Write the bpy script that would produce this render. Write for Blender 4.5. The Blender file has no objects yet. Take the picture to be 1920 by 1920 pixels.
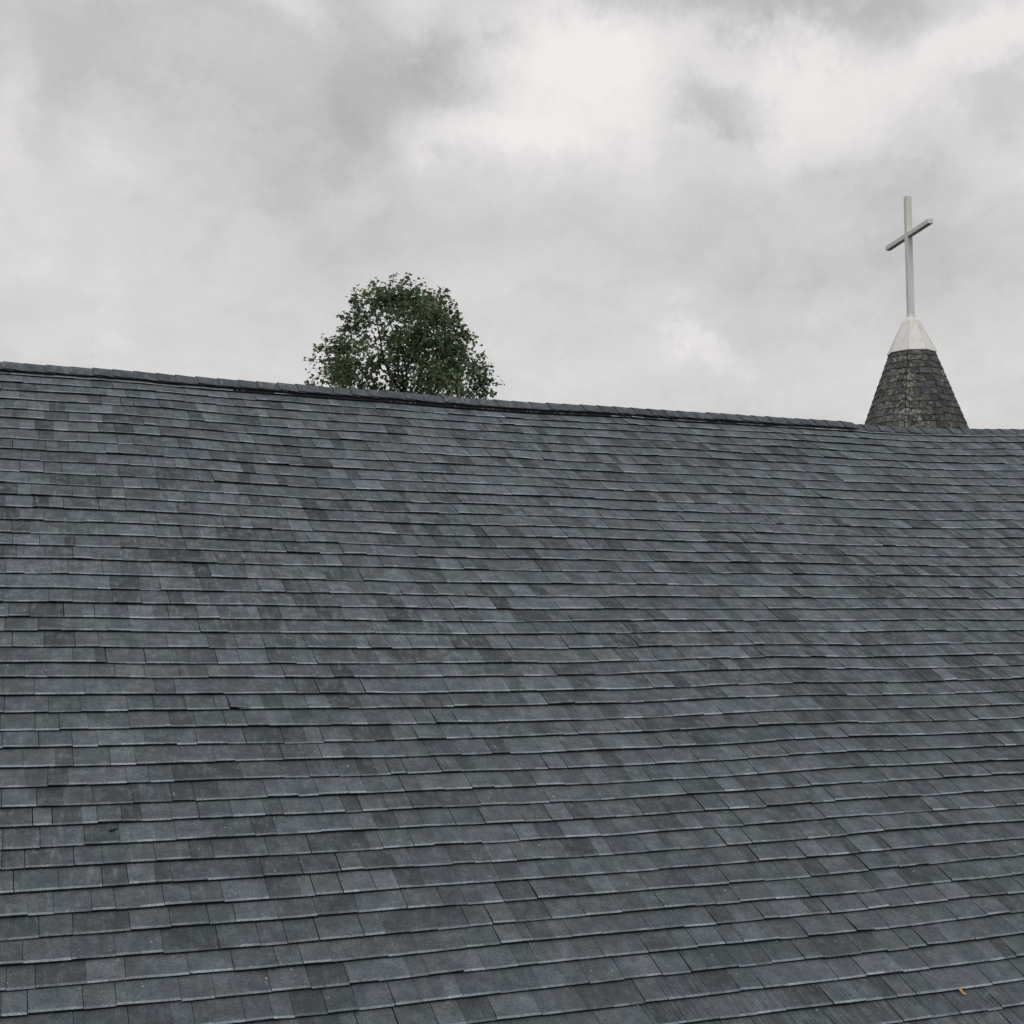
import bpy, math, random
from mathutils import Vector, Matrix, noise

random.seed(11)
scene = bpy.context.scene
COL = scene.collection
R = math.radians

# ------------------------------------------------------------------ camera
CZ = 5.8
YAW, PITCH, F = 0.3809, 0.08605, 2400.0          # focal length in photo pixels (1920 wide)
cam_d = bpy.data.cameras.new('camera')
cam_d.sensor_width = 36.0
cam_d.lens = 36.0 * F / 1920.0
cam_d.clip_start, cam_d.clip_end = 0.05, 5000
cam = bpy.data.objects.new('camera', cam_d)
COL.objects.link(cam)
cam.location = (0, 0, CZ)
cam.rotation_euler = (math.pi / 2 + PITCH, 0, -YAW)
scene.camera = cam
FWD = Vector((math.sin(YAW) * math.cos(PITCH), math.cos(YAW) * math.cos(PITCH), math.sin(PITCH)))
RIGHT = Vector((math.cos(YAW), -math.sin(YAW), 0))
UP = RIGHT.cross(FWD)
CAM = Vector((0, 0, CZ))

def ray(px, py):
    return FWD + RIGHT * ((px - 960) / F) + UP * ((960 - py) / F)
def project(p):
    d = p - CAM
    z = d.dot(FWD)
    return 960 + F * d.dot(RIGHT) / z, 960 - F * d.dot(UP) / z
def at(px, py, depth):
    return CAM + ray(px, py) * depth

# ------------------------------------------------------------------ world, sun, exposure
SUN_EL, SUN_AZ = R(52), R(200)      # azimuth clockwise from +Y, behind the camera
scene.render.engine = 'CYCLES'
scene.cycles.max_bounces = 4
scene.cycles.diffuse_bounces = 2
scene.cycles.glossy_bounces = 1
scene.cycles.transmission_bounces = 2
scene.cycles.caustics_reflective = scene.cycles.caustics_refractive = False
scene.view_settings.view_transform = 'Standard'
scene.view_settings.look = 'None'
scene.view_settings.exposure = 0.0
scene.view_settings.gamma = 1.0
scene.view_settings.use_curve_mapping = False

def build_world():
    w = bpy.data.worlds.new('World')
    scene.world = w
    w.use_nodes = True
    nt = w.node_tree
    nt.nodes.clear()
    w.cycles.sampling_method = 'MANUAL'
    w.cycles.sample_map_resolution = 256
    N, L = nt.nodes.new, nt.links.new
    out = N('ShaderNodeOutputWorld')
    tc = N('ShaderNodeTexCoord')
    D = tc.outputs['Generated']
    def vm(op, a, b=None):
        n = N('ShaderNodeVectorMath'); n.operation = op
        for i, v in enumerate((a, b)):
            if v is None: continue
            if isinstance(v, bpy.types.NodeSocket): L(v, n.inputs[i])
            else: n.inputs[i].default_value = v
        return n.outputs['Value'] if op in ('DOT_PRODUCT', 'LENGTH') else n.outputs['Vector']
    def mt(op, a, b=None, c=None):
        n = N('ShaderNodeMath'); n.operation = op
        for i, v in enumerate((a, b, c)):
            if v is None: continue
            if isinstance(v, bpy.types.NodeSocket): L(v, n.inputs[i])
            else: n.inputs[i].default_value = v
        return n.outputs[0]
    def ns(vec, scale, detail, rough=0.55, color=False):
        n = N('ShaderNodeTexNoise')
        n.inputs['Scale'].default_value = scale
        n.inputs['Detail'].default_value = detail
        n.inputs['Roughness'].default_value = rough
        L(vec, n.inputs['Vector'])
        return n.outputs['Color'] if color else n.outputs['Fac']
    # the cloud deck bends towards the horizon: flattened direction coordinates
    sx = N('ShaderNodeSeparateXYZ'); L(D, sx.inputs[0])
    zz = mt('ADD', mt('MAXIMUM', sx.outputs[2], 0.0), 0.32)
    cmb = N('ShaderNodeCombineXYZ')
    L(mt('DIVIDE', sx.outputs[0], zz), cmb.inputs[0]); L(mt('DIVIDE', sx.outputs[1], zz), cmb.inputs[1])
    cl = cmb.outputs[0]
    # wind-warped direction for the big cloud masses
    wc = vm('SUBTRACT', ns(D, 6.0, 6, 0.68, True), (0.5, 0.5, 0.5))
    sc = N('ShaderNodeVectorMath'); sc.operation = 'MULTIPLY_ADD'
    L(wc, sc.inputs[0]); sc.inputs[1].default_value = (0.12, 0.12, 0.12); L(D, sc.inputs[2])
    DW = sc.outputs[0]
    masses = [  # photo px centre, half axes px, tilt degrees, amount
        (470, 120, 340, 130, 10, -.10), (130, 90, 170, 90, 0, -.04), (630, 50, 90, 110, 20, -.08), (880, 135, 85, 60, -20, -.13),
        (770, 200, 190, 60, -15, -.07), (1355, 195, 95, 34, 8, -.22), (1400, 5, 260, 42, 3, -.22),
        (1690, 45, 75, 60, 0, -.15), (1850, 185, 60, 55, 0, -.12), (1640, 335, 130, 45, 5, -.09),
        (1150, 450, 560, 95, 3, -.06), (100, 265, 70, 60, 0, -.05), (1750, 500, 230, 95, 0, -.06),
        (460, 300, 330, 70, 15, -.04),
        (1070, 165, 180, 110, 10, .19), (900, 250, 150, 42, 5, .14), (555, 38, 75, 36, 40, .15),
        (1560, 160, 170, 110, 0, .18), (1850, 85, 110, 45, -10, .15), (15, 200, 40, 150, 0, .09),
        (185, 300, 70, 48, 20, .07), (1310, 648, 85, 22, 14, .13), (1500, 690, 260, 85, 10, .08),
        (650, 345, 85, 45, -20, .06), (250, 580, 380, 150, 0, .05), (1890, 280, 85, 70, 0, .11),
        (745, 25, 70, 60, 30, .12), (1050, 70, 160, 60, 10, .10)]
    # soft elliptical cloud masses in direction space, three at a time (one per vector component)
    u = vm('DOT_PRODUCT', DW, tuple(RIGHT)); v = vm('DOT_PRODUCT', DW, tuple(UP))
    v = mt('MULTIPLY_ADD', mt('MINIMUM', vm('DOT_PRODUCT', DW, tuple(FWD)), 0.0), -3.0, v)
    def vma(a, b, c):
        n = N('ShaderNodeVectorMath'); n.operation = 'MULTIPLY_ADD'
        for i, q in enumerate((a, b, c)):
            if isinstance(q, bpy.types.NodeSocket): L(q, n.inputs[i])
            else: n.inputs[i].default_value = q
        return n.outputs[0]
    acc = None
    while len(masses) % 3: masses.append((0, 0, 10, 10, 0, 0))
    for k in range(0, len(masses), 3):
        co = [[], [], [], [], [], [], []]
        for (px, py, a, b, tilt, amt) in masses[k:k + 3]:
            c = ray(px, py).normalized(); cu, cv = c.dot(RIGHT), c.dot(UP)
            t = R(tilt); ct, st_ = math.cos(t), math.sin(t)
            a1, b1 = ct * F / a, -st_ * F / a
            a2, b2 = st_ * F / b, ct * F / b
            for lst, q in zip(co, (a1, b1, -(a1 * cu + b1 * cv), a2, b2, -(a2 * cu + b2 * cv), amt)): lst.append(q)
        l1 = vma(u, tuple(co[0]), vma(v, tuple(co[1]), tuple(co[2])))
        l2 = vma(u, tuple(co[3]), vma(v, tuple(co[4]), tuple(co[5])))
        r2 = vma(l1, l1, vm('MULTIPLY', l2, l2))
        g = vm('DIVIDE', (1, 1, 1), vma(r2, r2, (1, 1, 1)))
        g = vm('DOT_PRODUCT', g, tuple(co[6]))
        acc = g if acc is None else mt('ADD', acc, g)
    n1 = mt('MULTIPLY_ADD', ns(cl, 2.3, 5, 0.62), 0.30, -0.15)
    wsp = N('ShaderNodeVectorMath'); wsp.operation = 'MULTIPLY_ADD'
    L(wc, wsp.inputs[0]); wsp.inputs[1].default_value = (0.7, 0.7, 0.7); L(cl, wsp.inputs[2])
    n2 = mt('MULTIPLY_ADD', ns(wsp.outputs[0], 4.2, 4, 0.52), 0.26, -0.13)
    lum = mt('ADD', mt('ADD', acc, 0.665), mt('ADD', n1, n2))
    lum = mt('MINIMUM', mt('MAXIMUM', lum, 0.25), 0.90)
    ramp = N('ShaderNodeValToRGB')
    ramp.color_ramp.elements[0].position = 0.30; ramp.color_ramp.elements[0].color = (0.995, 1.0, 0.99, 1)
    ramp.color_ramp.elements[1].position = 0.85; ramp.color_ramp.elements[1].color = (1.0, 0.962, 0.955, 1)
    e = ramp.color_ramp.elements.new(0.6); e.color = (1.0, 0.995, 0.982, 1)
    L(lum, ramp.inputs[0])
    cloud = N('ShaderNodeVectorMath'); cloud.operation = 'SCALE'
    L(ramp.outputs[0], cloud.inputs[0]); L(lum, cloud.inputs['Scale'])
    bgc = N('ShaderNodeBackground'); L(cloud.outputs[0], bgc.inputs[0]); bgc.inputs[1].default_value = 1.0
    sky = N('ShaderNodeTexSky'); sky.sky_type = 'NISHITA'; sky.sun_disc = False
    sky.sun_elevation = SUN_EL; sky.sun_rotation = SUN_AZ
    bgs = N('ShaderNodeBackground'); L(sky.outputs[0], bgs.inputs[0]); bgs.inputs[1].default_value = 0.08
    mix = N('ShaderNodeMixShader'); mix.inputs[0].default_value = 0.96
    L(bgs.outputs[0], mix.inputs[1]); L(bgc.outputs[0], mix.inputs[2]); L(mix.outputs[0], out.inputs[0])
build_world()

sun_d = bpy.data.lights.new('sun', 'SUN')
sun_d.energy = 0.9
sun_d.angle = R(25)
sun_d.color = (1.0, 0.97, 0.93)
sun = bpy.data.objects.new('sun', sun_d); COL.objects.link(sun)
sdir = Vector((math.sin(SUN_AZ) * math.cos(SUN_EL), math.cos(SUN_AZ) * math.cos(SUN_EL), math.sin(SUN_EL)))
sun.rotation_euler = sdir.to_track_quat('Z', 'Y').to_euler()

# ------------------------------------------------------------------ material helpers
class Mat:
    def __init__(s, name, rough=0.9, spec=0.25):
        s.m = bpy.data.materials.new(name); s.m.use_nodes = True
        s.nt = s.m.node_tree
        s.b = s.nt.nodes['Principled BSDF']
        s.b.inputs['Roughness'].default_value = rough
        s.b.inputs['Specular IOR Level'].default_value = spec
        s.N, s.L = s.nt.nodes.new, s.nt.links.new
        s.geo = s.N('ShaderNodeNewGeometry').outputs['Position']
    def put(s, v, sock):
        if isinstance(v, bpy.types.NodeSocket): s.L(v, sock)
        else: sock.default_value = v
    def math(s, op, a, b=None, c=None):
        n = s.N('ShaderNodeMath'); n.operation = op
        for i, v in enumerate((a, b, c)):
            if v is not None: s.put(v, n.inputs[i])
        return n.outputs[0]
    def noise(s, scale, detail=3, rough=0.55, vec=None, stretch=None, rot=None):
        v = vec or s.geo
        if stretch or rot:
            mp = s.N('ShaderNodeMapping'); s.L(v, mp.inputs[0])
            if stretch: mp.inputs['Scale'].default_value = stretch
            if rot: mp.inputs['Rotation'].default_value = rot
            v = mp.outputs[0]
        n = s.N('ShaderNodeTexNoise'); s.L(v, n.inputs['Vector'])
        n.inputs['Scale'].default_value = scale; n.inputs['Detail'].default_value = detail
        n.inputs['Roughness'].default_value = rough
        return n.outputs['Fac']
    def rng(s, v, a, b, c, d, smooth=True):
        n = s.N('ShaderNodeMapRange'); n.interpolation_type = 'SMOOTHSTEP' if smooth else 'LINEAR'
        s.L(v, n.inputs[0])
        for i, q in enumerate((a, b, c, d)): n.inputs[i + 1].default_value = q
        return n.outputs[0]
    def mix(s, f, a, b, mode='MIX'):
        n = s.N('ShaderNodeMix'); n.data_type = 'RGBA'; n.blend_type = mode
        s.put(f, n.inputs[0]); s.put(a, n.inputs[6]); s.put(b, n.inputs[7])
        return n.outputs[2]
    def gain(s, c, f):
        n = s.N('ShaderNodeVectorMath'); n.operation = 'SCALE'
        s.put(c, n.inputs[0]); s.put(f, n.inputs['Scale'])
        return n.outputs[0]
    def color(s, c): s.put(c, s.b.inputs['Base Color']); return s
    def bump(s, h, strength, dist):
        n = s.N('ShaderNodeBump'); n.inputs['Strength'].default_value = strength
        n.inputs['Distance'].default_value = dist
        s.L(h, n.inputs['Height']); s.L(n.outputs[0], s.b.inputs['Normal']); return s

TH = 0.5538                       # roof pitch
def mat_shingle():
    m = Mat('asphalt_shingle', 0.88, 0.3)
    at_ = m.N('ShaderNodeAttribute'); at_.attribute_name = 'tone'
    c = at_.outputs['Color']
    slope = (-TH, 0, 0)           # rotate so that mapped Y runs along the slope
    # granule blends: broad hue drift, mottling, single granules
    hue = m.noise(3.4, 3, 0.6)
    c = m.mix(1.0, c, m.mix(m.rng(hue, 0.38, 0.62, 0, 1), (1.03, 0.99, 1.01, 1), (0.965, 1.015, 1.0, 1)), 'MULTIPLY')
    mott = m.noise(13, 4, 0.68)
    c = m.gain(c, m.rng(mott, 0.28, 0.72, 0.80, 1.22))
    gran = m.noise(150, 2, 0.8)
    c = m.gain(c, m.rng(gran, 0.3, 0.7, 0.66, 1.34))
    runs = m.noise(1.0, 3, 0.55, stretch=(2.6, 0.28, 0.28), rot=slope)
    c = m.gain(c, m.rng(runs, 0.3, 0.7, 0.94, 1.06))
    # runs and scuffs down the slope
    st = m.noise(1.0, 4, 0.68, stretch=(42, 8, 8), rot=slope)
    big = m.noise(0.6, 2, 0.5)
    up = m.N('ShaderNodeSeparateXYZ'); m.L(m.geo, up.inputs[0])
    amt = m.math('MULTIPLY', m.rng(st, 0.49, 0.70, 0, 1), m.rng(big, 0.38, 0.60, 0.5, 1))
    amt = m.math('MULTIPLY', amt, m.rng(up.outputs[2], 3.9, 5.4, 0.30, 1.0))
    amt = m.math('MULTIPLY', amt, m.rng(mott, 0.36, 0.60, 0.15, 1))
    c = m.mix(m.math('MULTIPLY', amt, 0.66), c, (0.25, 0.285, 0.30, 1))
    # broken pale veins
    vein = m.rng(m.math('ABSOLUTE', m.math('SUBTRACT', st, 0.47)), 0.0, 0.014, 1, 0)
    vein = m.math('MULTIPLY', vein, m.rng(mott, 0.50, 0.62, 0, 1))
    vein = m.math('MULTIPLY', vein, m.rng(up.outputs[2], 3.9, 5.4, 0.4, 1.0))
    c = m.mix(m.math('MULTIPLY', vein, 0.55), c, (0.36, 0.38, 0.39, 1))
    # lost granules, pale and dark specks
    spn = m.noise(46, 1, 0.5)
    c = m.mix(m.rng(spn, 0.765, 0.80, 0, 0.6), c, (0.45, 0.46, 0.45, 1))
    c = m.mix(m.rng(spn, 0.265, 0.225, 0, 0.55), c, (0.02, 0.02, 0.02, 1))
    # combed, worn surface on the few marked tabs
    cmb_ = m.noise(1.0, 2, 0.6, stretch=(150, 6, 6), rot=slope)
    wk = m.math('SUBTRACT', 1.0, at_.outputs['Alpha'])
    worn = m.gain(c, m.rng(cmb_, 0.36, 0.66, 0.62, 1.22))
    c = m.mix(wk, c, worn)
    m.color(c)
    m.bump(m.math('ADD', gran, mott), 0.35, 0.002)
    return m.m
def plain(name, col, rough=0.9, scale=20, amount=0.25, spec=0.25):
    m = Mat(name, rough, spec)
    m.color(m.gain(tuple(col) + (1,) if False else tuple(col), m.rng(m.noise(scale, 4, 0.6), 0.25, 0.75, 1 - amount, 1 + amount)))
    return m.m
def mat_white():
    m = Mat('white_paint', 0.5, 0.4)
    c = m.mix(m.rng(m.noise(3, 5, 0.65, stretch=(4, 4, .5)), 0.42, 0.68, 0, 0.6), (0.80, 0.785, 0.755, 1), (0.62, 0.60, 0.565, 1))
    c = m.mix(m.rng(m.noise(18, 4, 0.7), 0.62, 0.75, 0, 0.4), c, (0.40, 0.37, 0.33, 1))
    m.color(c)
    return m.m
def mat_slate():
    m = Mat('old_slate', 0.85, 0.3)
    at_ = m.N('ShaderNodeAttribute'); at_.attribute_name = 'tone'
    c = m.gain(at_.outputs['Color'], m.rng(m.noise(11, 4, 0.65), 0.25, 0.75, 0.6, 1.4))
    big = m.noise(2.2, 3, 0.5)
    c = m.mix(m.math('MULTIPLY', m.rng(m.noise(9, 5, 0.68), 0.47, 0.62, 0, 1), m.rng(big, 0.38, 0.62, 0.08, 0.55)), c, (0.135, 0.137, 0.098, 1))
    ln = m.noise(17, 5, 0.7)
    lich = m.math('MULTIPLY', m.rng(ln, 0.57, 0.63, 0, 1), m.rng(m.noise(1.9, 2, 0.5), 0.42, 0.56, 0, 1))
    wear = m.math('SUBTRACT', 1.0, at_.outputs['Alpha'])
    lich = m.math('MAXIMUM', lich, m.math('MULTIPLY', m.rng(ln, 0.50, 0.57, 0, 1), m.math('MINIMUM', m.math('MULTIPLY', wear, 1.7), 1.0)))
    c = m.mix(m.math('MULTIPLY', lich, 0.8), c, (0.36, 0.36, 0.29, 1))
    m.color(c); m.bump(m.noise(40, 4, 0.7), 0.4, 0.004)
    return m.m
def mat_leaf():
    m = Mat('tree_leaf', 0.6, 0.3)
    at_ = m.N('ShaderNodeAttribute'); at_.attribute_name = 'tone'
    m.color(at_.outputs['Color'])
    tr = m.N('ShaderNodeBsdfTranslucent'); m.L(at_.outputs['Color'], tr.inputs[0])
    mx = m.N('ShaderNodeMixShader'); mx.inputs[0].default_value = 0.35
    out = m.nt.nodes['Material Output']
    m.L(m.b.outputs[0], mx.inputs[1]); m.L(tr.outputs[0], mx.inputs[2]); m.L(mx.outputs[0], out.inputs[0])
    return m.m

M = dict(shingle=mat_shingle(), white=mat_white(), slate=mat_slate(), leaf=mat_leaf(),
         deck=plain('roof_deck_felt', (0.02, 0.02, 0.022)), vent=plain('black_vent_plastic', (0.018, 0.018, 0.02), 0.6),
         peg=plain('light_speck_grey', (0.30, 0.30, 0.31), 0.7, 60, 0.6),
         wall=plain('painted_wall_board', (0.62, 0.60, 0.55), 0.7, 6, 0.1), trim=plain('trim_paint', (0.7, 0.69, 0.66), 0.6, 9, 0.1),
         bark=plain('tree_bark', (0.075, 0.062, 0.05), 0.95, 14, 0.4), ground=plain('asphalt_lot', (0.042, 0.042, 0.044), 0.95, 3, 0.3),
         tan=plain('dry_leaf', (0.42, 0.26, 0.11), 0.8, 160, 0.35), chalk=plain('dropping_white', (0.5, 0.5, 0.46), 0.8, 200, 0.3),
         dark=plain('dark_twig', (0.02, 0.018, 0.018), 0.9, 80, 0.3), gutter=plain('gutter_metal', (0.6, 0.6, 0.58), 0.4, 4, 0.08))

# ------------------------------------------------------------------ mesh helpers
def mesh_obj(name, verts, faces, mat, parent=None, cols=None, smooth=False):
    me = bpy.data.meshes.new(name)
    me.from_pydata([tuple(v) for v in verts], [], faces)
    if cols is not None:
        ca = me.color_attributes.new('tone', 'FLOAT_COLOR', 'CORNER')
        flat = []
        for f, c in zip(faces, cols):
            if isinstance(c[0], tuple):          # one colour per corner
                for q in c: flat.extend((q[0], q[1], q[2], q[3] if len(q) > 3 else 1.0))
            else: flat.extend((c[0], c[1], c[2], c[3] if len(c) > 3 else 1.0) * len(f))
        ca.data.foreach_set('color', flat)
    if smooth:
        me.polygons.foreach_set('use_smooth', [True] * len(faces))
    me.materials.append(mat)
    me.update()
    o = bpy.data.objects.new(name, me)
    COL.objects.link(o)
    if parent is not None: o.parent = parent
    return o
def box_vf(a, b):
    (x0, y0, z0), (x1, y1, z1) = a, b
    v = [(x, y, z) for z in (z0, z1) for y in (y0, y1) for x in (x0, x1)]
    return v, [(0, 2, 3, 1), (4, 5, 7, 6), (0, 1, 5, 4), (2, 6, 7, 3), (0, 4, 6, 2), (1, 3, 7, 5)]
def empty(name, loc, label, cat):
    o = bpy.data.objects.new(name, None); COL.objects.link(o)
    o.empty_display_size = 0.3
    o['label'] = label; o['category'] = cat
    # parts are modelled in world coordinates, the Empty only marks the base
    o.location = loc
    return o
def adopt(child, parent):
    child.parent = parent
    child.matrix_parent_inverse = parent.matrix_world.inverted()
def place(o):                    # matrix of a fresh Empty is not evaluated yet
    from mathutils import Matrix
    o.matrix_world = Matrix.Translation(o.location)

# ------------------------------------------------------------------ ground
v, f = [(-400, -400, 0), (400, -400, 0), (400, 400, 0), (-400, 400, 0)], [(0, 1, 2, 3)]
g = mesh_obj('ground', v, f, M['ground']); g['kind'] = 'structure'

# ------------------------------------------------------------------ church: roof geometry
SC = 0.14
D0, Z0 = 68.273 * SC, CZ + 10.935 * SC
CT, ST = math.cos(TH), math.sin(TH)
XL, XR = -4.2, 17.5
T_MEAS = [-2.48, -1.39, -0.19, 1.08, 2.23, 3.47, 4.68, 5.9, 7.07, 8.32, 9.5, 10.64, 11.81, 12.96, 14.07, 15.12, 16.23, 17.43, 18.55, 19.61, 20.66, 21.65,
          22.74, 23.77, 24.7, 25.76, 26.71, 27.71, 28.65, 29.62, 30.56, 31.51, 32.39, 33.32, 34.19, 35.11, 36.01, 36.88, 37.76, 38.59, 39.44, 40.35]
S_ROWS = [t * SC for t in T_MEAS]
while len(S_ROWS) < 56: S_ROWS.append(S_ROWS[-1] + 0.125)
S_ROWS.insert(0, S_ROWS[0] - 0.145)
S_RIDGE = S_ROWS[1] - 0.30
S_EAVE = S_ROWS[-1] - 0.02

def sag(X, s):
    u = (X - 4.3) / 5.0
    h = 0.030 * (u * u - 0.4)
    h += 0.006 * math.sin(X * 1.25 + s * 0.35 + 0.6) + 0.003 * math.sin(X * 2.7 - s * 0.9)
    h += 0.012 * noise.noise((X * 0.55, s * 0.45, 3.1)) + 0.006 * noise.noise((X * 1.4, s * 1.2, 8.7))
    h += 0.016 * max(0.0, X - 7.0 + 0.55 * max(0.0, s)) ** 1.3 * max(0.0, 1 - max(0.0, s) / 6.0)
    return h
def rp(X, s, h):
    h += sag(X, s)
    return Vector((X, D0 - s * CT - h * ST, Z0 - s * ST + h * CT))
def roof_hit(px, py, h=0.012):
    d = ray(px, py)
    n = Vector((0, -ST, CT)); p0 = Vector((0, D0, Z0)) + n * h
    q = CAM + d * (n.dot(p0 - CAM) / n.dot(d))
    return q.x, (D0 - q.y - h * ST) / CT
def hsh(*a):
    return noise.cell((a[0] * 1.37 + 0.5, (a[1] if len(a) > 1 else 0) * 2.11 + 0.5, 0.5))

church = empty('church_building', (5.0, D0 + 0.2, 0), 'long church building with a weathered grey asphalt shingle roof filling the foreground', 'building')
place(church)
# deck and back slope
yr, zr = D0 - S_RIDGE * CT, Z0 - S_RIDGE * ST
nx, nsl = 40, 16
v, f = [], []
for i in range(nx + 1):
    X = XL + (XR - XL) * i / nx
    for j in range(nsl + 1):
        s = S_RIDGE + (S_EAVE - S_RIDGE) * j / nsl
        v.append(rp(X, s, -0.012))
for i in range(nx):
    for j in range(nsl):
        a = i * (nsl + 1) + j
        f.append((a, a + 1, a + nsl + 2, a + nsl + 1))
k = len(v)                       # far slope
ridge_pts = [rp(XL + (XR - XL) * i / nx, S_RIDGE, -0.012) for i in range(nx + 1)]
LEN = S_EAVE - S_RIDGE
for i, p in enumerate(ridge_pts):
    v.append(p); v.append(Vector((p.x, yr + LEN * CT, zr - LEN * ST)))
for i in range(nx):
    a = k + 2 * i
    f.append((a, a + 2, a + 3, a + 1))
roof = mesh_obj('roof', v, f, M['deck']); adopt(roof, church)
roof['label'] = 'grey asphalt shingle roof slope with wavy courses'

# ------------------------------------------------------------------ shingles
TONE = (0.090, 0.105, 0.119)
HUES = [(0.98, 1.015, 1.0), (1.01, 0.995, 1.0), (0.98, 0.995, 1.03), (1.03, 0.99, 1.0), (1.0, 1.0, 1.0), (0.965, 1.01, 1.01)]
def tone_pick(rnd, k=1.0, g=1.0):
    q = rnd.random()
    val = rnd.uniform(0.55, 0.74) if q < 0.20 else (rnd.uniform(1.10, 1.32) if q > 0.80 else rnd.uniform(0.84, 1.08))
    hu = rnd.choice(HUES)
    val = (0.94 + (val - 0.94) * k) * g
    return tuple(TONE[i] * val * hu[i] for i in range(3))
lift_x, lift_s = roof_hit(430, 1325)
lift_row = min(range(len(S_ROWS)), key=lambda i: abs(S_ROWS[i] - lift_s))

def row_s(r, X):
    return S_ROWS[r] + 0.007 * noise.noise((X * 0.8, r * 1.9, 1.5)) + 0.003 * noise.noise((X * 3.1, r * 2.3, 5.5))
def row_t(r, X):
    t = 0.0175 + 0.0045 * noise.noise((X * 1.1, r * 1.7, 9.5)) + 0.0015 * noise.noise((X * 6.1, r * 3.7, 2.5))
    return t
def shingle(r, x0, x1, cols, rnd):
    """one shingle tab: tapered slab lying on the course below, butt edge lifted and undercut"""
    e = S_ROWS[r] - S_ROWS[r - 1] if r > 0 else 0.15
    js = rnd.gauss(0, 0.0016); jt = rnd.gauss(0, 0.0005) + rnd.choice((-0.0022, 0.0, 0.0022))
    curl = max(0, rnd.gauss(0, 0.0016)); curl2 = max(0, rnd.gauss(0, 0.0016))
    if rnd.random() < 0.02: curl += 0.005
    lifted = (r == lift_row and abs(x0 - lift_x) < 0.02)
    mx_, my_ = project(rp((x0 + x1) / 2, S_ROWS[r] - e * 0.5, 0))
    al = 1.0
    if my_ > 1852 - (mx_ - 1250) * 0.02 and 1230 < mx_ < 2200: al = rnd.uniform(0.0, 0.35)
    st, tn = [], []
    for (a, b, ca, cb) in cols:
        n = max(1, int((b - a) / 0.085 + 0.5))
        for i in range(n):
            st.append(a + (b - a) * i / n)
            tn.append(tuple(tuple(ca[k] + (cb[k] - ca[k]) * t for k in range(3)) for t in (i / n, (i + 1) / n)))
    st.append(cols[-1][1])
    V, Fc, C = [], [], []
    for X in st:
        u = (X - x0) / (x1 - x0)
        s = row_s(r, X) + js
        T = row_t(r, X) + jt + curl * (1 - u) ** 2 + curl2 * u ** 2
        if lifted: T += 0.011 * (1 - u) ** 1.5
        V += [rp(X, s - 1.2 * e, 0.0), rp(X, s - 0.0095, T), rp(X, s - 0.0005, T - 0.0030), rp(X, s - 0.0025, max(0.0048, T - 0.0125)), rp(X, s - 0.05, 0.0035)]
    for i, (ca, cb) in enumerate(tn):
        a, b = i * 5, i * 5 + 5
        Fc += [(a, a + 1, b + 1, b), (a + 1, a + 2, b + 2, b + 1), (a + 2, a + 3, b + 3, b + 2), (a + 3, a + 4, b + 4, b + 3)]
        ed = rnd.uniform(1.5, 3.0)  # butt edge paler: worn granules plus a painted bright line
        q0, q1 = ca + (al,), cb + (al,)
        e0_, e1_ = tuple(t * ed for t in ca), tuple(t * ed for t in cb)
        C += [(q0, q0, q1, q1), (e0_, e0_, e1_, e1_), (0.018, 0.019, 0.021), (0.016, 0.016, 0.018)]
    e0 = (len(st) - 1) * 5
    Fc += [(0, 4, 3, 2, 1), (e0, e0 + 1, e0 + 2, e0 + 3, e0 + 4)]
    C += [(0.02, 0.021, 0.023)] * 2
    return V, Fc, C
def area_in_frame(x0, x1, r):
    e = S_ROWS[r] - S_ROWS[r - 1] if r else .15
    q = []
    for (X, s) in ((x0, S_ROWS[r] - e), (x1, S_ROWS[r] - e), (x1, S_ROWS[r]), (x0, S_ROWS[r])):
        p = rp(X, s, 0.01)
        if (p - CAM).dot(FWD) < 0.3: return 0
        px, py = project(p)
        q.append((min(max(px, 0), 1920), min(max(py, 0), 1920)))
    return abs(sum(q[i][0] * q[(i + 1) % 4][1] - q[(i + 1) % 4][0] * q[i][1] for i in range(4))) / 2
pieces = []
rnd = random.Random(5)
STRIP = 0.96
patterns = []
for k in range(7):                # cut patterns that repeat along a course, as they come off the machine
    cuts, x = [], 0.0
    while x < STRIP - 0.06:
        w = rnd.choice((0.085, 0.11, 0.13, 0.155, 0.18, 0.22)) * rnd.uniform(0.9, 1.1)
        x = min(x + w, STRIP)
        if STRIP - x < 0.06: x = STRIP
        cuts.append(x)
    patterns.append(cuts)
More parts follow.
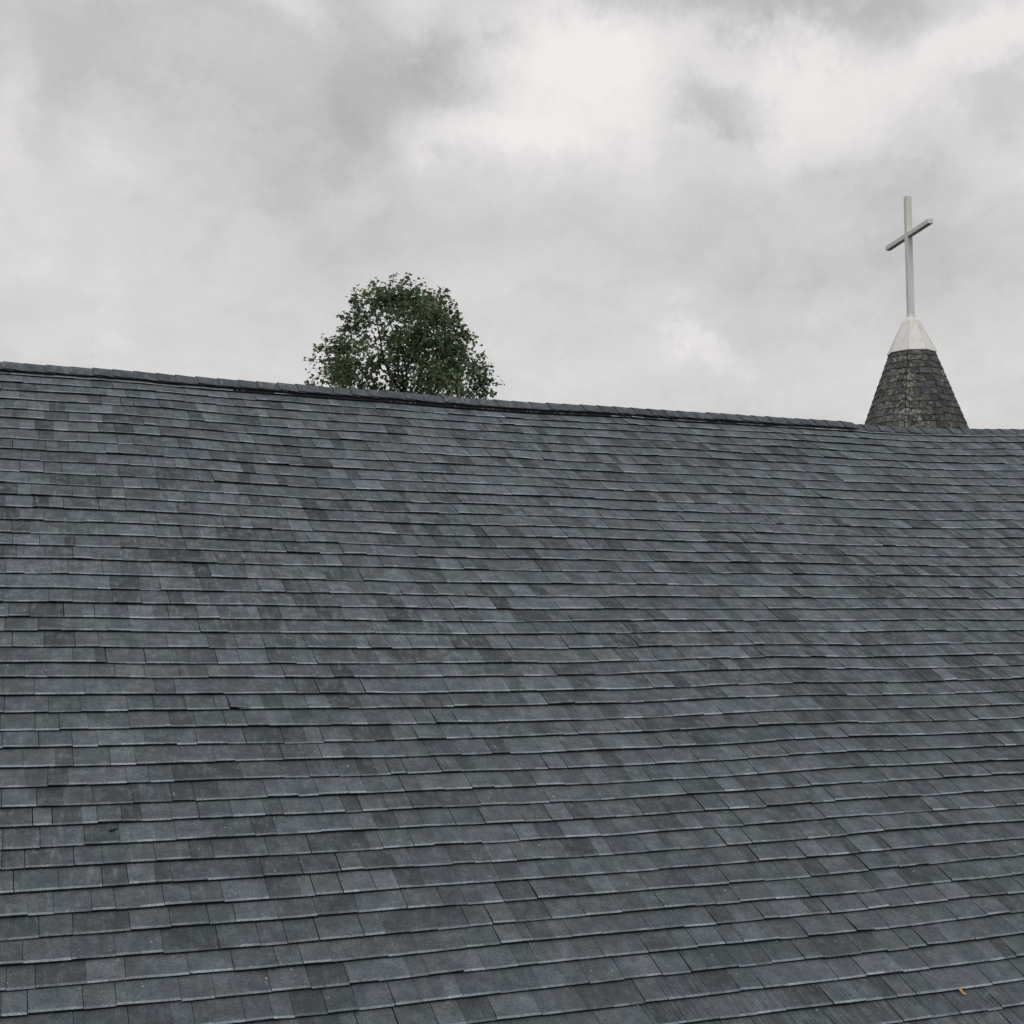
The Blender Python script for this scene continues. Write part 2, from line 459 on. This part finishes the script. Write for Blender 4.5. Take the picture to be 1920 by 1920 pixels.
for r in range(len(S_ROWS)):
    K = (1.15 - 0.32 * min(1, max(0, (S_ROWS[r] - 2.2) / 3.0)), 1.0 - 0.06 * min(1, max(0, (S_ROWS[r] - 3.0) / 2.5)))   # lower courses are more even in tone and darker
    x = XL - STRIP + (r * 0.157 + rnd.uniform(-0.025, 0.025)) % STRIP
    while x < XR:
        prev = 0.0
        for c in rnd.choice(patterns):
            xa, xb = x + prev, x + c
            prev = c
            if r == lift_row:     # the tab with the lifted corner starts a fresh piece
                if xa < lift_x < xb:
                    if lift_x - xa > 0.03: pieces.append((area_in_frame(xa, lift_x, r), r, xa + 0.001, lift_x - 0.002, [(xa + 0.001, lift_x - 0.002, tone_pick(rnd, *K), tone_pick(rnd, *K))], rnd.random()))
                    xa, xb = lift_x, max(xb, lift_x + 0.12)
            gap = rnd.choice((0.0004, 0.0008, 0.0014, 0.002, 0.0026))
            if prev == STRIP: gap = 0.0034
            if rnd.random() < 0.03: gap = 0.006
            x0, x1 = xa + gap * 0.5, xb - gap * 0.5
            cols, a = [], x0
            while a < x1 - 0.001:
                cw = rnd.uniform(0.07, 0.17)
                b = x1 if a + cw > x1 - 0.05 else a + cw
                ca = cols[-1][3] if cols and rnd.random() < 0.12 else tone_pick(rnd, *K)
                q = rnd.uniform(0.92, 1.08)
                cb = tone_pick(rnd, *K) if rnd.random() < 0.1 else tuple(t * q for t in ca)
                cols.append((a, b, ca, cb)); a = b
            pieces.append((area_in_frame(x0, x1, r), r, x0, x1, cols, rnd.random()))
        x += STRIP
order = sorted(range(len(pieces)), key=lambda i: -pieces[i][0])
single = set(order[:300])
SV, SF, SCc = [], [], []
for i, (ar, r, x0, x1, cols, seed) in enumerate(pieces):
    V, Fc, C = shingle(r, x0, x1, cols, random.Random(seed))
    if i in single:
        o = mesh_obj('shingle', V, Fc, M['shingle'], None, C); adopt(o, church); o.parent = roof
        o.matrix_parent_inverse = church.matrix_world.inverted() @ church.matrix_world
    else:
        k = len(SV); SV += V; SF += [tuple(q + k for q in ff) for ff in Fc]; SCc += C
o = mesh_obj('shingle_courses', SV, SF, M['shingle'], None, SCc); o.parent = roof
o['kind'] = 'stuff'

# ------------------------------------------------------------------ ridge vent and ridge caps
XV = roof_hit(1600, 800, 0.03)[0]
nrm_b = Vector((0, ST, CT))
def ridge_pt(X, q, h):
    """q: distance from the ridge line across it, negative towards the camera; h above the slopes"""
    sg = sag(X, S_RIDGE)
    rr = 0.035                                   # radius of the bend
    base = Vector((X, yr, zr + sg * CT))
    if abs(q) > rr:
        sd = 1 if q > 0 else -1
        n = Vector((0, sd * ST, CT))
        return base + Vector((0, sd * abs(q) * CT, -abs(q) * ST)) + n * h
    t = q / rr
    return base + Vector((0, q * CT, -rr * ST * (0.5 + 0.5 * t * t))) + Vector((0, t * ST, CT * 1.0)) * h
QS = [-0.132, -0.085, -0.035, -0.018, 0, 0.018, 0.035, 0.085, 0.132]
VH = 0.051
def vent():
    V, Fc = [], []
    n = 60
    for i in range(n + 1):
        X = XL + (XV - 0.03 - XL) * i / n
        for q, h in ((-0.127, 0.013), (-0.117, VH - 0.012), (-0.035, VH - 0.006), (0, VH - 0.006), (0.035, VH - 0.006), (0.117, VH - 0.012), (0.127, 0.013)):
            V.append(ridge_pt(X, q, h))
    for i in range(n):
        for j in range(6):
            a = i * 7 + j
            Fc.append((a, a + 7, a + 8, a + 1))
    Fc.append(tuple(range(6, -1, -1))); Fc.append(tuple(n * 7 + j for j in range(7)))
    o = mesh_obj('ridge_vent', V, Fc, M['vent']); adopt(o, church)
    # flange lying on the top course
    V, Fc = [], []
    for i in range(n + 1):
        X = XL + (XV - 0.03 - XL) * i / n
        w = 0.004 * noise.noise((X * 2.1, 4, 7))
        V += [ridge_pt(X, -0.127, 0.018), ridge_pt(X, -0.154 + w, 0.016), ridge_pt(X, -0.154 + w, 0.008)]
    for i in range(n):
        a = i * 3
        Fc += [(a, a + 1, a + 4, a + 3), (a + 1, a + 2, a + 5, a + 4)]
    fl = mesh_obj('vent_flange', V, Fc, M['vent']); fl.parent = o
    V, Fc = [], []
    X = XL
    rr = random.Random(3)
    while X < XV - 0.06:
        if noise.noise((X * 5.3, 1.2, 0.4)) > 0.05 and rr.random() < 0.65:
            w = 0.006 * rr.uniform(.6, 1.3)
            h0, h1 = 0.016, 0.016 + 0.010 * rr.uniform(0.3, 1.1)
            a = [ridge_pt(X, -0.150, h0), ridge_pt(X + w, -0.150, h0), ridge_pt(X + w, -0.147, h1), ridge_pt(X, -0.147, h1),
                 ridge_pt(X, -0.135, h0), ridge_pt(X + w, -0.135, h0)]
            k = len(V); V += a
            Fc += [(k, k + 1, k + 2, k + 3), (k + 3, k + 2, k + 5, k + 4), (k, k + 3, k + 4), (k + 1, k + 5, k + 2)]
        X += 0.0175
    p = mesh_obj('vent_light_specks', V, Fc, M['peg']); p.parent = o; p['kind'] = 'stuff'  # pale pegs standing in for specks of light under the caps
vent()
def cap(X0, ln, base_h, rnd, drop):
    V, Fc, C = [], [], []
    t = 0.0055
    k_ = rnd.uniform(0.72, 0.98); c = tuple(q * k_ for q in TONE)
    nX = 3
    sk = rnd.uniform(-0.006, 0.006)
    lf = abs(rnd.gauss(0, 0.003))
    for i in range(nX + 1):
        u = i / nX
        X = X0 + ln * u
        for lay in (1, 0):
            for q in QS:
                h = base_h + 0.010 * (1 - u) + (t if lay else 0) + (lf * (1 - u) if abs(q) > 0.11 else 0)
                if abs(q) > 0.07: h -= drop * (abs(q) - 0.07) / 0.062
                V.append(ridge_pt(X + sk * q / 0.15, q * (1 + 0.03 * rnd.uniform(-1, 1) * (abs(q) > .11)), h))
    m = len(QS)
    def idx(i, lay, j): return i * 2 * m + (0 if lay else m) + j
    for i in range(nX):
        for j in range(m - 1):
            Fc.append((idx(i, 1, j), idx(i + 1, 1, j), idx(i + 1, 1, j + 1), idx(i, 1, j + 1))); C.append(c)
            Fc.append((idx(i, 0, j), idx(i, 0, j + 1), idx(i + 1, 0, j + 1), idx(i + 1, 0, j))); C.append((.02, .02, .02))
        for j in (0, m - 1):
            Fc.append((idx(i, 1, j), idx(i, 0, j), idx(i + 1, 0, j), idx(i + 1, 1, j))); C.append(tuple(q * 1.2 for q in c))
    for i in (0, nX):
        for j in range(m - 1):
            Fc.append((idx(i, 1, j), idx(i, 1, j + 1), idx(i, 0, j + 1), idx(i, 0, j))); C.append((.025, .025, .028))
    o = mesh_obj('ridge_cap', V, Fc, M['shingle'], None, C); adopt(o, church)
rnd = random.Random(21)
X = XL + 0.05
while X < XV - 0.1:
    ex = 0.158 * rnd.uniform(0.9, 1.1)
    last = X + ex >= XV - 0.1
    cap(X, (XV - X) if last else ex + 0.07, VH - 0.002 + rnd.gauss(0, .0012), rnd, 0.017)
    X += ex
X = XV - 0.06
while X < XR - 0.1:
    ex = 0.168 * rnd.uniform(0.95, 1.05)
    cap(X, ex + 0.07, 0.029, rnd, 0.016)
    X += ex

# ------------------------------------------------------------------ church walls below the roof
ye = D0 - S_EAVE * CT; ze = Z0 - S_EAVE * ST
yb = yr + LEN * CT
def part(name, a, b, m, parent=church):
    v, f = box_vf(a, b); o = mesh_obj(name, v, f, M[m]); adopt(o, church); return o
part('front_wall', (XL + 0.3, ye + 0.45, 0), (XR - 0.3, ye + 0.65, ze + 0.12), 'wall')
part('back_wall', (XL + 0.3, yb - 0.65, 0), (XR - 0.3, yb - 0.45, ze + 0.12), 'wall')
part('fascia', (XL, ye + 0.03, ze - 0.22), (XR, ye + 0.06, ze - 0.02), 'trim')
part('gutter', (XL, ye - 0.10, ze - 0.14), (XR, ye + 0.027, ze - 0.03), 'gutter')
for X in (XL + 0.35, XR - 0.55):
    v = [(X, ye + 0.66, 0), (X, yb - 0.66, 0), (X, yb - 0.66, ze + 0.25), (X, yr, zr - 0.15), (X, ye + 0.66, ze + 0.25)]
    v += [(q[0] + 0.2, q[1], q[2]) for q in v]
    f = [(0, 1, 2, 3, 4), (9, 8, 7, 6, 5)] + [(i, (i + 1) % 5 + 0, (i + 1) % 5 + 5, i + 5) for i in range(5)]
    o = mesh_obj('gable_wall', v, f, M['wall']); adopt(o, church)

# ------------------------------------------------------------------ steeple
DEP = 20.0
MPP = DEP / F
axis = at(1709.5, 662, DEP)
AX, AY, ZRIM = axis.x, axis.y, axis.z
view = Vector((AX, AY, 0)).normalized()            # horizontal direction camera -> spire
SLOPE_R = (94.0 - 43.4) * MPP / (136 * MPP)        # radius gained per metre down
R_RIM = 43.4 * MPP
def ang(phi):                                      # phi: degrees right of the side that faces the camera
    t = R(phi)
    rt = Vector((view.y, -view.x, 0))
    return rt * math.sin(t) - view * math.cos(t)
CORN = [-99 + 45 * i for i in range(8)]
def oct_pt(i, rad, z):
    d = ang(CORN[i % 8])
    return Vector((AX, AY, 0)) + d * rad + Vector((0, 0, z))
steeple = empty('steeple', (AX, AY, 0), 'octagonal lichen spotted slate steeple with white metal cap rising behind the ridge', 'steeple')
place(steeple)
Z_SP = ZRIM - 2.6; R_SP = R_RIM + 2.6 * SLOPE_R
v = [oct_pt(i, R_RIM * 0.9 - 0.026, ZRIM + 0.05) for i in range(8)] + [oct_pt(i, R_SP - 0.026, Z_SP) for i in range(8)]
f = [(i, i + 8, (i + 1) % 8 + 8, (i + 1) % 8) for i in range(8)] + [tuple(range(8)), tuple(range(15, 7, -1))]
sd = mesh_obj('spire', v, f, M['deck']); adopt(sd, steeple)
v = [oct_pt(i, R_SP - 0.25, Z_SP + 0.1) for i in range(8)] + [oct_pt(i, R_SP - 0.25, 0) for i in range(8)]
o = mesh_obj('tower_wall', v, [(i, i + 8, (i + 1) % 8 + 8, (i + 1) % 8) for i in range(8)], M['wall']); adopt(o, steeple)
# slates, facet by facet
rnd = random.Random(8)
STN = (0.070, 0.074, 0.076)
rest_v, rest_f, rest_c = [], [], []
for fc in range(8):
    front = fc in (0, 1, 2, 3)
    z = ZRIM + 0.03; row = 0
    while z > Z_SP:
        dz = 0.108 * rnd.uniform(0.90, 1.10)
        zt, zb = z + 0.02, z - dz
        ra, rb = R_RIM - 0.014 + (ZRIM - zt) * SLOPE_R, R_RIM - 0.014 + (ZRIM - zb) * SLOPE_R
        a0, a1 = oct_pt(fc, ra, zt), oct_pt(fc + 1, ra, zt)
        b0, b1 = oct_pt(fc, rb, zb), oct_pt(fc + 1, rb, zb)
        n = (b1 - b0).cross(a0 - b0).normalized()
        if n.dot(ang(CORN[fc] + 22.5)) < 0: n = -n
        W = (b1 - b0).length
        cuts = [0.0]; x = rnd.uniform(0.05, 0.16)
        while x < W - 0.05:
            cuts.append(x / W); x += rnd.uniform(0.09, 0.19)
        cuts.append(1.0)
        for k in range(len(cuts) - 1):
            g0 = 0.003 / W
            u0, u1 = cuts[k] + g0, cuts[k + 1] - g0
            tl, tr = a0.lerp(a1, u0), a0.lerp(a1, u1)
            d0, d1 = rnd.gauss(0, 0.008), rnd.gauss(0, 0.007)
            bl = b0.lerp(b1, u0); br = b0.lerp(b1, u1)
            dn = (b0 - a0).normalized()
            bl += dn * d0; br += dn * (d0 + d1)
            th = 0.008 + rnd.uniform(0, 0.006)
            bm = (bl + br) * 0.5 + dn * rnd.gauss(0, 0.003)
            V = [tl, tr, br + n * th, bm + n * (th + rnd.uniform(0, .003)), bl + n * th, bl + n * 0.002, br + n * 0.002]
            F_ = [(0, 4, 3), (0, 3, 1), (1, 3, 2), (4, 5, 6, 2, 3), (0, 5, 4), (1, 2, 6)]
            q = rnd.uniform(0.6, 1.35)
            c = (STN[0] * q * rnd.uniform(.95, 1.08), STN[1] * q, STN[2] * q * rnd.uniform(.85, 1.12))
            um = (u0 + u1) / 2
            wear = max(0.0, 1 - abs((fc - 2) + um) / 0.75) * rnd.uniform(0.2, 1.0) if fc in (1, 2) else 0.0
            c = c + (1 - wear,)
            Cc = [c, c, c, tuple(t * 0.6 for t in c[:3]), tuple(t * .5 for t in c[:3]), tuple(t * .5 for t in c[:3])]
            if front and row < 14:
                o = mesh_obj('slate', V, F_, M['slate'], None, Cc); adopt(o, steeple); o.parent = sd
            else:
                m0 = len(rest_v); rest_v += V; rest_f += [tuple(t + m0 for t in ff) for ff in F_]; rest_c += Cc
        z = zb; row += 1
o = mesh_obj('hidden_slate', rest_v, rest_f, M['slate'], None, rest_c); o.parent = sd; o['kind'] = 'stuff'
o.name = 'slate_courses'
# white metal cap: flared skirt, shoulder, neck
H1, H2 = 60 * MPP, 69 * MPP
prof = [(R_RIM + 0.012, -0.016), (R_RIM + 0.015, -0.006), (R_RIM + 0.009, 0.006), (15.2 * MPP, H1), (8.6 * MPP, H2 - 0.006), (8.2 * MPP, H2)]
v, f = [], []
for (rad, hz) in prof:
    v += [oct_pt(i, rad, ZRIM + hz) for i in range(8)]
for j in range(len(prof) - 1):
    for i in range(8):
        a, b = j * 8 + i, j * 8 + (i + 1) % 8
        f.append((a, b, b + 8, a + 8))
f.append(tuple(range((len(prof) - 1) * 8, len(prof) * 8)))
capo = mesh_obj('cap', v, f, M['white']); adopt(capo, steeple); capo['label'] = 'white sheet metal cap below the cross'
# standing seams on each hip of the cap
for i in range(8):
    p0 = oct_pt(i, R_RIM + 0.009, ZRIM + 0.006); p1 = oct_pt(i, 15.2 * MPP, ZRIM + H1)
    d = ang(CORN[i]); tang = Vector((-d.y, d.x, 0)) * 0.005
    V = [p0 - tang, p0 + tang, p0 + d * 0.007, p1 - tang, p1 + tang, p1 + d * 0.006]
    o = mesh_obj('seam', V, [(0, 2, 5, 3), (2, 1, 4, 5), (0, 1, 2), (3, 5, 4)], M['white']); adopt(o, steeple); o.parent = capo
# cross
arm_phi = R(63.6)
rt = Vector((view.y, -view.x, 0))
arm = rt * math.cos(arm_phi) - view * math.sin(arm_phi)      # right end comes towards the camera
sid = Vector((-arm.y, arm.x, 0))
def bar(name, c0, c1, ax, ay, hw, hh, parent):
    """square bar with softened edges from c0 to c1, cross-section axes ax, ay"""
    bv = 0.006
    ring = [(-hw, -hh + bv), (-hw + bv, -hh), (hw - bv, -hh), (hw, -hh + bv), (hw, hh - bv), (hw - bv, hh), (-hw + bv, hh), (-hw, hh - bv)]
    d = (c1 - c0).normalized(); V = []
    for (c, sc_) in ((c0, .9), (c0 + d * bv, 1), (c1 - d * bv, 1), (c1, .9)):
        V += [c + ax * a * sc_ + ay * b * sc_ for a, b in ring]
    F_ = [(j * 8 + i, j * 8 + (i + 1) % 8, j * 8 + 8 + (i + 1) % 8, j * 8 + 8 + i) for j in range(3) for i in range(8)]
    F_ += [tuple(range(7, -1, -1)), tuple(range(24, 32))]
    o = mesh_obj(name, V, F_, M['white']); adopt(o, steeple); o.parent = parent
    return o
zc0 = ZRIM + H2 - 0.02
def z_of(py):                     # height on the spire axis seen at photo row py
    lo, hi = 0.0, 40.0
    for _ in range(60):
        mid = (lo + hi) / 2
        if project(Vector((AX, AY, mid)))[1] > py: lo = mid
        else: hi = mid
    return lo
ztop = z_of(368.5)
zarm = z_of(441)
cross = bpy.data.objects.new('cross', None); COL.objects.link(cross); cross['label'] = 'plain white wooden cross on top of the steeple'
adopt(cross, steeple)
base = Vector((AX, AY, 0))
hp = 5.6 * MPP
up_ = bar('upright', base + Vector((0, 0, zc0)), base + Vector((0, 0, ztop)), arm, sid, hp, hp, cross)
ha = 4.6 * MPP
L0 = 88 * MPP
bar('crossbar', base + Vector((0, 0, zarm)) - arm * L0, base + Vector((0, 0, zarm)) + arm * L0, sid, Vector((0, 0, 1)), 5.1 * MPP, ha, cross)
v, f = [], []
o = bar('collar', base + Vector((0, 0, zc0)), base + Vector((0, 0, zc0 + 0.045)), arm, sid, hp + 0.008, hp + 0.008, cross)

# ------------------------------------------------------------------ tree
def build_tree():
    TD = 32.0
    mp = TD / F
    top = at(757, 543, TD)
    tx, ty, tz = top.x, top.y, top.z
    tree = empty('broadleaf_tree', (tx, ty, 0), 'rounded dark green broadleaf tree showing above the shingled ridge', 'tree')
    place(tree)
    rnd = random.Random(4)
    rtv = Vector((view.y, -view.x, 0))
    vw = Vector((tx, ty, 0)).normalized(); rtv = Vector((vw.y, -vw.x, 0))
    prof = [(0.0, 0.45), (0.15, 0.85), (0.6, 1.22), (1.0, 1.42), (1.6, 1.78), (2.2, 2.1), (2.7, 2.42), (3.6, 2.75), (5.0, 3.0), (6.5, 2.9), (8.0, 2.3), (9.0, 1.4)]
    def rad(dn):
        if dn < 0: return 0
        for (a, ra), (b, rb) in zip(prof, prof[1:]):
            if dn <= b: return ra + (rb - ra) * (dn - a) / (b - a)
        return 0
    # limbs as tapered tubes
    LV, LF = [], []
    def tube(pts, r0, r1, V, Fc, n=6):
        k = len(V)
        for i, p in enumerate(pts):
            d = (pts[min(i + 1, len(pts) - 1)] - pts[max(i - 1, 0)]).normalized()
            a = d.orthogonal().normalized(); b = d.cross(a)
            rr = r0 + (r1 - r0) * i / (len(pts) - 1)
            for j in range(n):
                t = 2 * math.pi * j / n
                V.append(p + (a * math.cos(t) + b * math.sin(t)) * rr)
        for i in range(len(pts) - 1):
            for j in range(n):
                q, w = k + i * n + j, k + i * n + (j + 1) % n
                Fc.append((q, w, w + n, q + n))
    TV, TF = [], []
    trunk_top = tz - 2.6
    tpts = [Vector((tx + 0.12 * math.sin(i * 1.3), ty + 0.1 * math.cos(i * 1.7), trunk_top * i / 10)) for i in range(11)]
    tube(tpts, 0.24, 0.025, TV, TF, 10)
    tr = mesh_obj('trunk', TV, TF, M['bark'], None, None, True); adopt(tr, tree)
    def trunk_at(z):
        q = max(0, min(9.999, z / trunk_top * 10)); i = int(q)
        return tpts[i].lerp(tpts[i + 1], q - i)
    limbs = []
    for i in range(46):
        dn = rnd.uniform(0.1, 8.0)
        a = rnd.uniform(0, 2 * math.pi)
        rr = rad(dn) * rnd.uniform(0.72, 0.98)
        end = Vector((tx, ty, tz - dn)) + Vector((math.cos(a), math.sin(a), 0)) * rr
        st = trunk_at(max(2.5, tz - dn - rr * 0.95 - 0.6))
        mid = st.lerp(end, 0.5) + Vector((math.cos(a), math.sin(a), 0)) * rr * 0.14 + Vector((0, 0, -0.05))
        pts = [st, st.lerp(mid, .55), mid, mid.lerp(end, .55), end]
        pts = [p + Vector((rnd.gauss(0, .04), rnd.gauss(0, .04), rnd.gauss(0, .04))) if 0 < k < 4 else p for k, p in enumerate(pts)]
        limbs.append(pts)
        V, Fc = [], []
        tube(pts, 0.032, 0.006, V, Fc, 5)
        o = mesh_obj('limb', V, Fc, M['bark'], None, None, True); adopt(o, tree)
    # twig tips carrying leaf clusters, gathered in lobes
    tips = []
    NT = 2300
    lobes = []
    while len(lobes) < 150:
        dn = 8.6 * rnd.random()
        if rnd.random() > max(0.4, rad(dn) / 3.0): continue
        a = rnd.uniform(0, 2 * math.pi)
        rr = rad(dn) * rnd.random() ** 0.4 * 0.88
        lobes.append((Vector((tx, ty, tz - dn)) + Vector((math.cos(a), math.sin(a), 0)) * rr, rnd.uniform(0.30, 0.55), rnd.uniform(0.8, 1.25)))
    for (px, py) in ((800, 575), (825, 565), (845, 600), (870, 640), (850, 650), (700, 560), (670, 570), (660, 610), (620, 670), (890, 690), (780, 560), (815, 620)):
        lobes.append((at(px, py, TD) + vw * rnd.gauss(0, 0.5), rnd.uniform(0.22, 0.42), rnd.uniform(0.85, 1.3)))
    while len(tips) < NT:
        c, lr, lb = rnd.choice(lobes)
        d = Vector((rnd.gauss(0, 1), rnd.gauss(0, 1), rnd.gauss(0, 0.8))) * lr * 0.62
        p = c + d
        dn = tz - p.z
        if dn < 0.02 or (Vector((p.x - tx, p.y - ty, 0))).length > rad(dn) * 1.05: continue
        tips.append((p, lb))
    # shoots that break the outline, from the photograph's silhouette
    for (px, py) in [(740, 524), (764, 523), (668, 540), (665, 548), (826, 543), (835, 552), (655, 572), (635, 596), (637, 610), (628, 634), (592, 645), (590, 655), (575, 672), (600, 668), (582, 690), (580, 714), (590, 722), (856, 580), (874, 600), (880, 622), (885, 655), (905, 668), (912, 690), (922, 712), (928, 722), (700, 533), (720, 530), (785, 532), (800, 545), (845, 562), (828, 548), (815, 540), (862, 590), (870, 612), (890, 640), (648, 590), (680, 545), (645, 625), (610, 640), (615, 655), (895, 690), (915, 735)]:
        p = at(px, py, TD) + vw * rnd.gauss(0, 0.35)
        tips.append((p, 1.05))
    GV, GF = [], []
    V, Fc, C = [], [], []
    allp = [p for l in limbs for p in l[1:]] + [trunk_at(z) for z in (tz - 2.7, tz - 3.3, tz - 4)]
    leafshape = [(0, 0), (0.33, 0.06), (0.50, 0.36), (0.27, 0.50), (0.16, 0.72), (0, 1.0), (-0.16, 0.72), (-0.27, 0.50), (-0.50, 0.36), (-0.33, 0.06)]
    PAL = [((0.125, 0.185, 0.098), 6), ((0.140, 0.198, 0.105), 5), ((0.100, 0.160, 0.100), 6), ((0.17, 0.195, 0.09), 1.2), ((0.16, 0.135, 0.085), 0.5), ((0.25, 0.23, 0.09), 0.35)]
    def leaf(p, d, n, size, c):
        d = d.normalized(); sd_ = d.cross(n)
        if sd_.length < 1e-3: sd_ = d.orthogonal()
        sd_.normalize(); nn = sd_.cross(d)
        k = len(V)
        fold = rnd.uniform(0.05, 0.35); droop = rnd.uniform(0, 0.3)
        for (a, b) in leafshape:
            V.append(p + d * b * size + sd_ * a * size + nn * (abs(a) * fold - b * b * droop) * size)
        Fc.extend([(k, k + 1, k + 2, k + 3), (k, k + 3, k + 4, k + 5), (k, k + 5, k + 6, k + 7), (k, k + 7, k + 8, k + 9)])
        C.extend([c] * 4)
    for ti, (tip, lb) in enumerate(tips):
        near = min(allp, key=lambda q: (q - tip).length_squared)
        ax = (tip - near)
        if ax.length > 1.1: near = tip - ax.normalized() * 1.1; ax = tip - near
        mid = near.lerp(tip, 0.5) + Vector((rnd.gauss(0, .05), rnd.gauss(0, .05), rnd.gauss(0, .03) - 0.03))
        tube([near, mid, tip], 0.010, 0.003, GV, GF, 3)
        base_c = rnd.choices([q[0] for q in PAL], [q[1] for q in PAL])[0]
        nl = rnd.randint(11, 21) if ti < NT else rnd.randint(18, 28)
        for j in range(nl):
            u = rnd.random() ** 0.6
            spread = 0.14 if ti < NT else 0.055
            p = near.lerp(tip, 0.25 + 0.75 * u) + Vector((rnd.gauss(0, spread), rnd.gauss(0, spread), rnd.gauss(0, spread)))
            d = (ax.normalized() * 0.5 + Vector((rnd.gauss(0, .7), rnd.gauss(0, .7), rnd.gauss(-0.45, .5))))
            n = Vector((rnd.gauss(0, .6), rnd.gauss(0, .6), 1))
            c0 = base_c if rnd.random() < 0.7 else rnd.choices([q[0] for q in PAL], [q[1] for q in PAL])[0]
            q = rnd.uniform(0.78, 1.25) * lb
            leaf(p, d, n, rnd.uniform(0.07, 0.13), tuple(t * q for t in c0))
    o = mesh_obj('twigs', GV, GF, M['bark']); adopt(o, tree); o['kind'] = 'stuff'
    o = mesh_obj('crown', V, Fc, M['leaf'], None, C); adopt(o, tree); o['kind'] = 'stuff'
build_tree()

# ------------------------------------------------------------------ small things lying on the roof
def on_roof(px, py, h):
    x, s = roof_hit(px, py, h)
    return rp(x, s, h) - Vector((0, -ST, CT)) * sag(x, s) + Vector((0, -ST, CT)) * sag(x, s)
NR = Vector((0, -ST, CT)); DN = Vector((0, -CT, -ST)); XA = Vector((1, 0, 0))
def flat_thing(name, px, py, outline, h, m, label, cat, ang_=0.0, thick=0.003, curl=0.0):
    p = on_roof(px, py, h)
    ca, sa = math.cos(ang_), math.sin(ang_)
    e1, e2 = XA * ca + DN * sa, DN * ca - XA * sa
    V = []
    for lay in (0, 1):
        for (a, b) in outline:
            V.append(e1 * a + e2 * b + NR * (thick * lay + curl * (b / 0.05) ** 2))
    n = len(outline)
    F_ = [tuple(range(n - 1, -1, -1)), tuple(range(n, 2 * n))] + [(i, (i + 1) % n, (i + 1) % n + n, i + n) for i in range(n)]
    o = mesh_obj(name, V, F_, M[m]); o.location = p; o['label'] = label; o['category'] = cat
    return o
flat_thing('dry_leaf', 1804, 1856, [(-.006, -.022), (-.001, -.012), (.002, -.024), (.008, -.018), (.010, .0), (.014, .018), (.010, .014), (.009, .024), (.004, .016), (.001, .020), (-.003, .004)],
           0.012, 'tan', 'curled tan dry leaf tucked under a shingle edge', 'leaf', 0.0, 0.004, 0.006)
flat_thing('bird_dropping', 1850, 1700, [(-.007, .001), (-.003, -.006), (.004, -.007), (.007, -.002), (.003, .002), (.005, .006), (-.002, .007), (-.006, .005)], 0.011, 'chalk',
           'small pale bird dropping on a grey shingle', 'dropping')
flat_thing('dark_twig', 211, 1560, [(-.016, .004), (-.008, -.001), (.002, -.004), (.015, -.007), (.017, -.004), (.006, .001), (.0, .005), (-.010, .007)], 0.011, 'dark',
           'short black twig scrap lying on the shingles', 'twig', 0, .006)
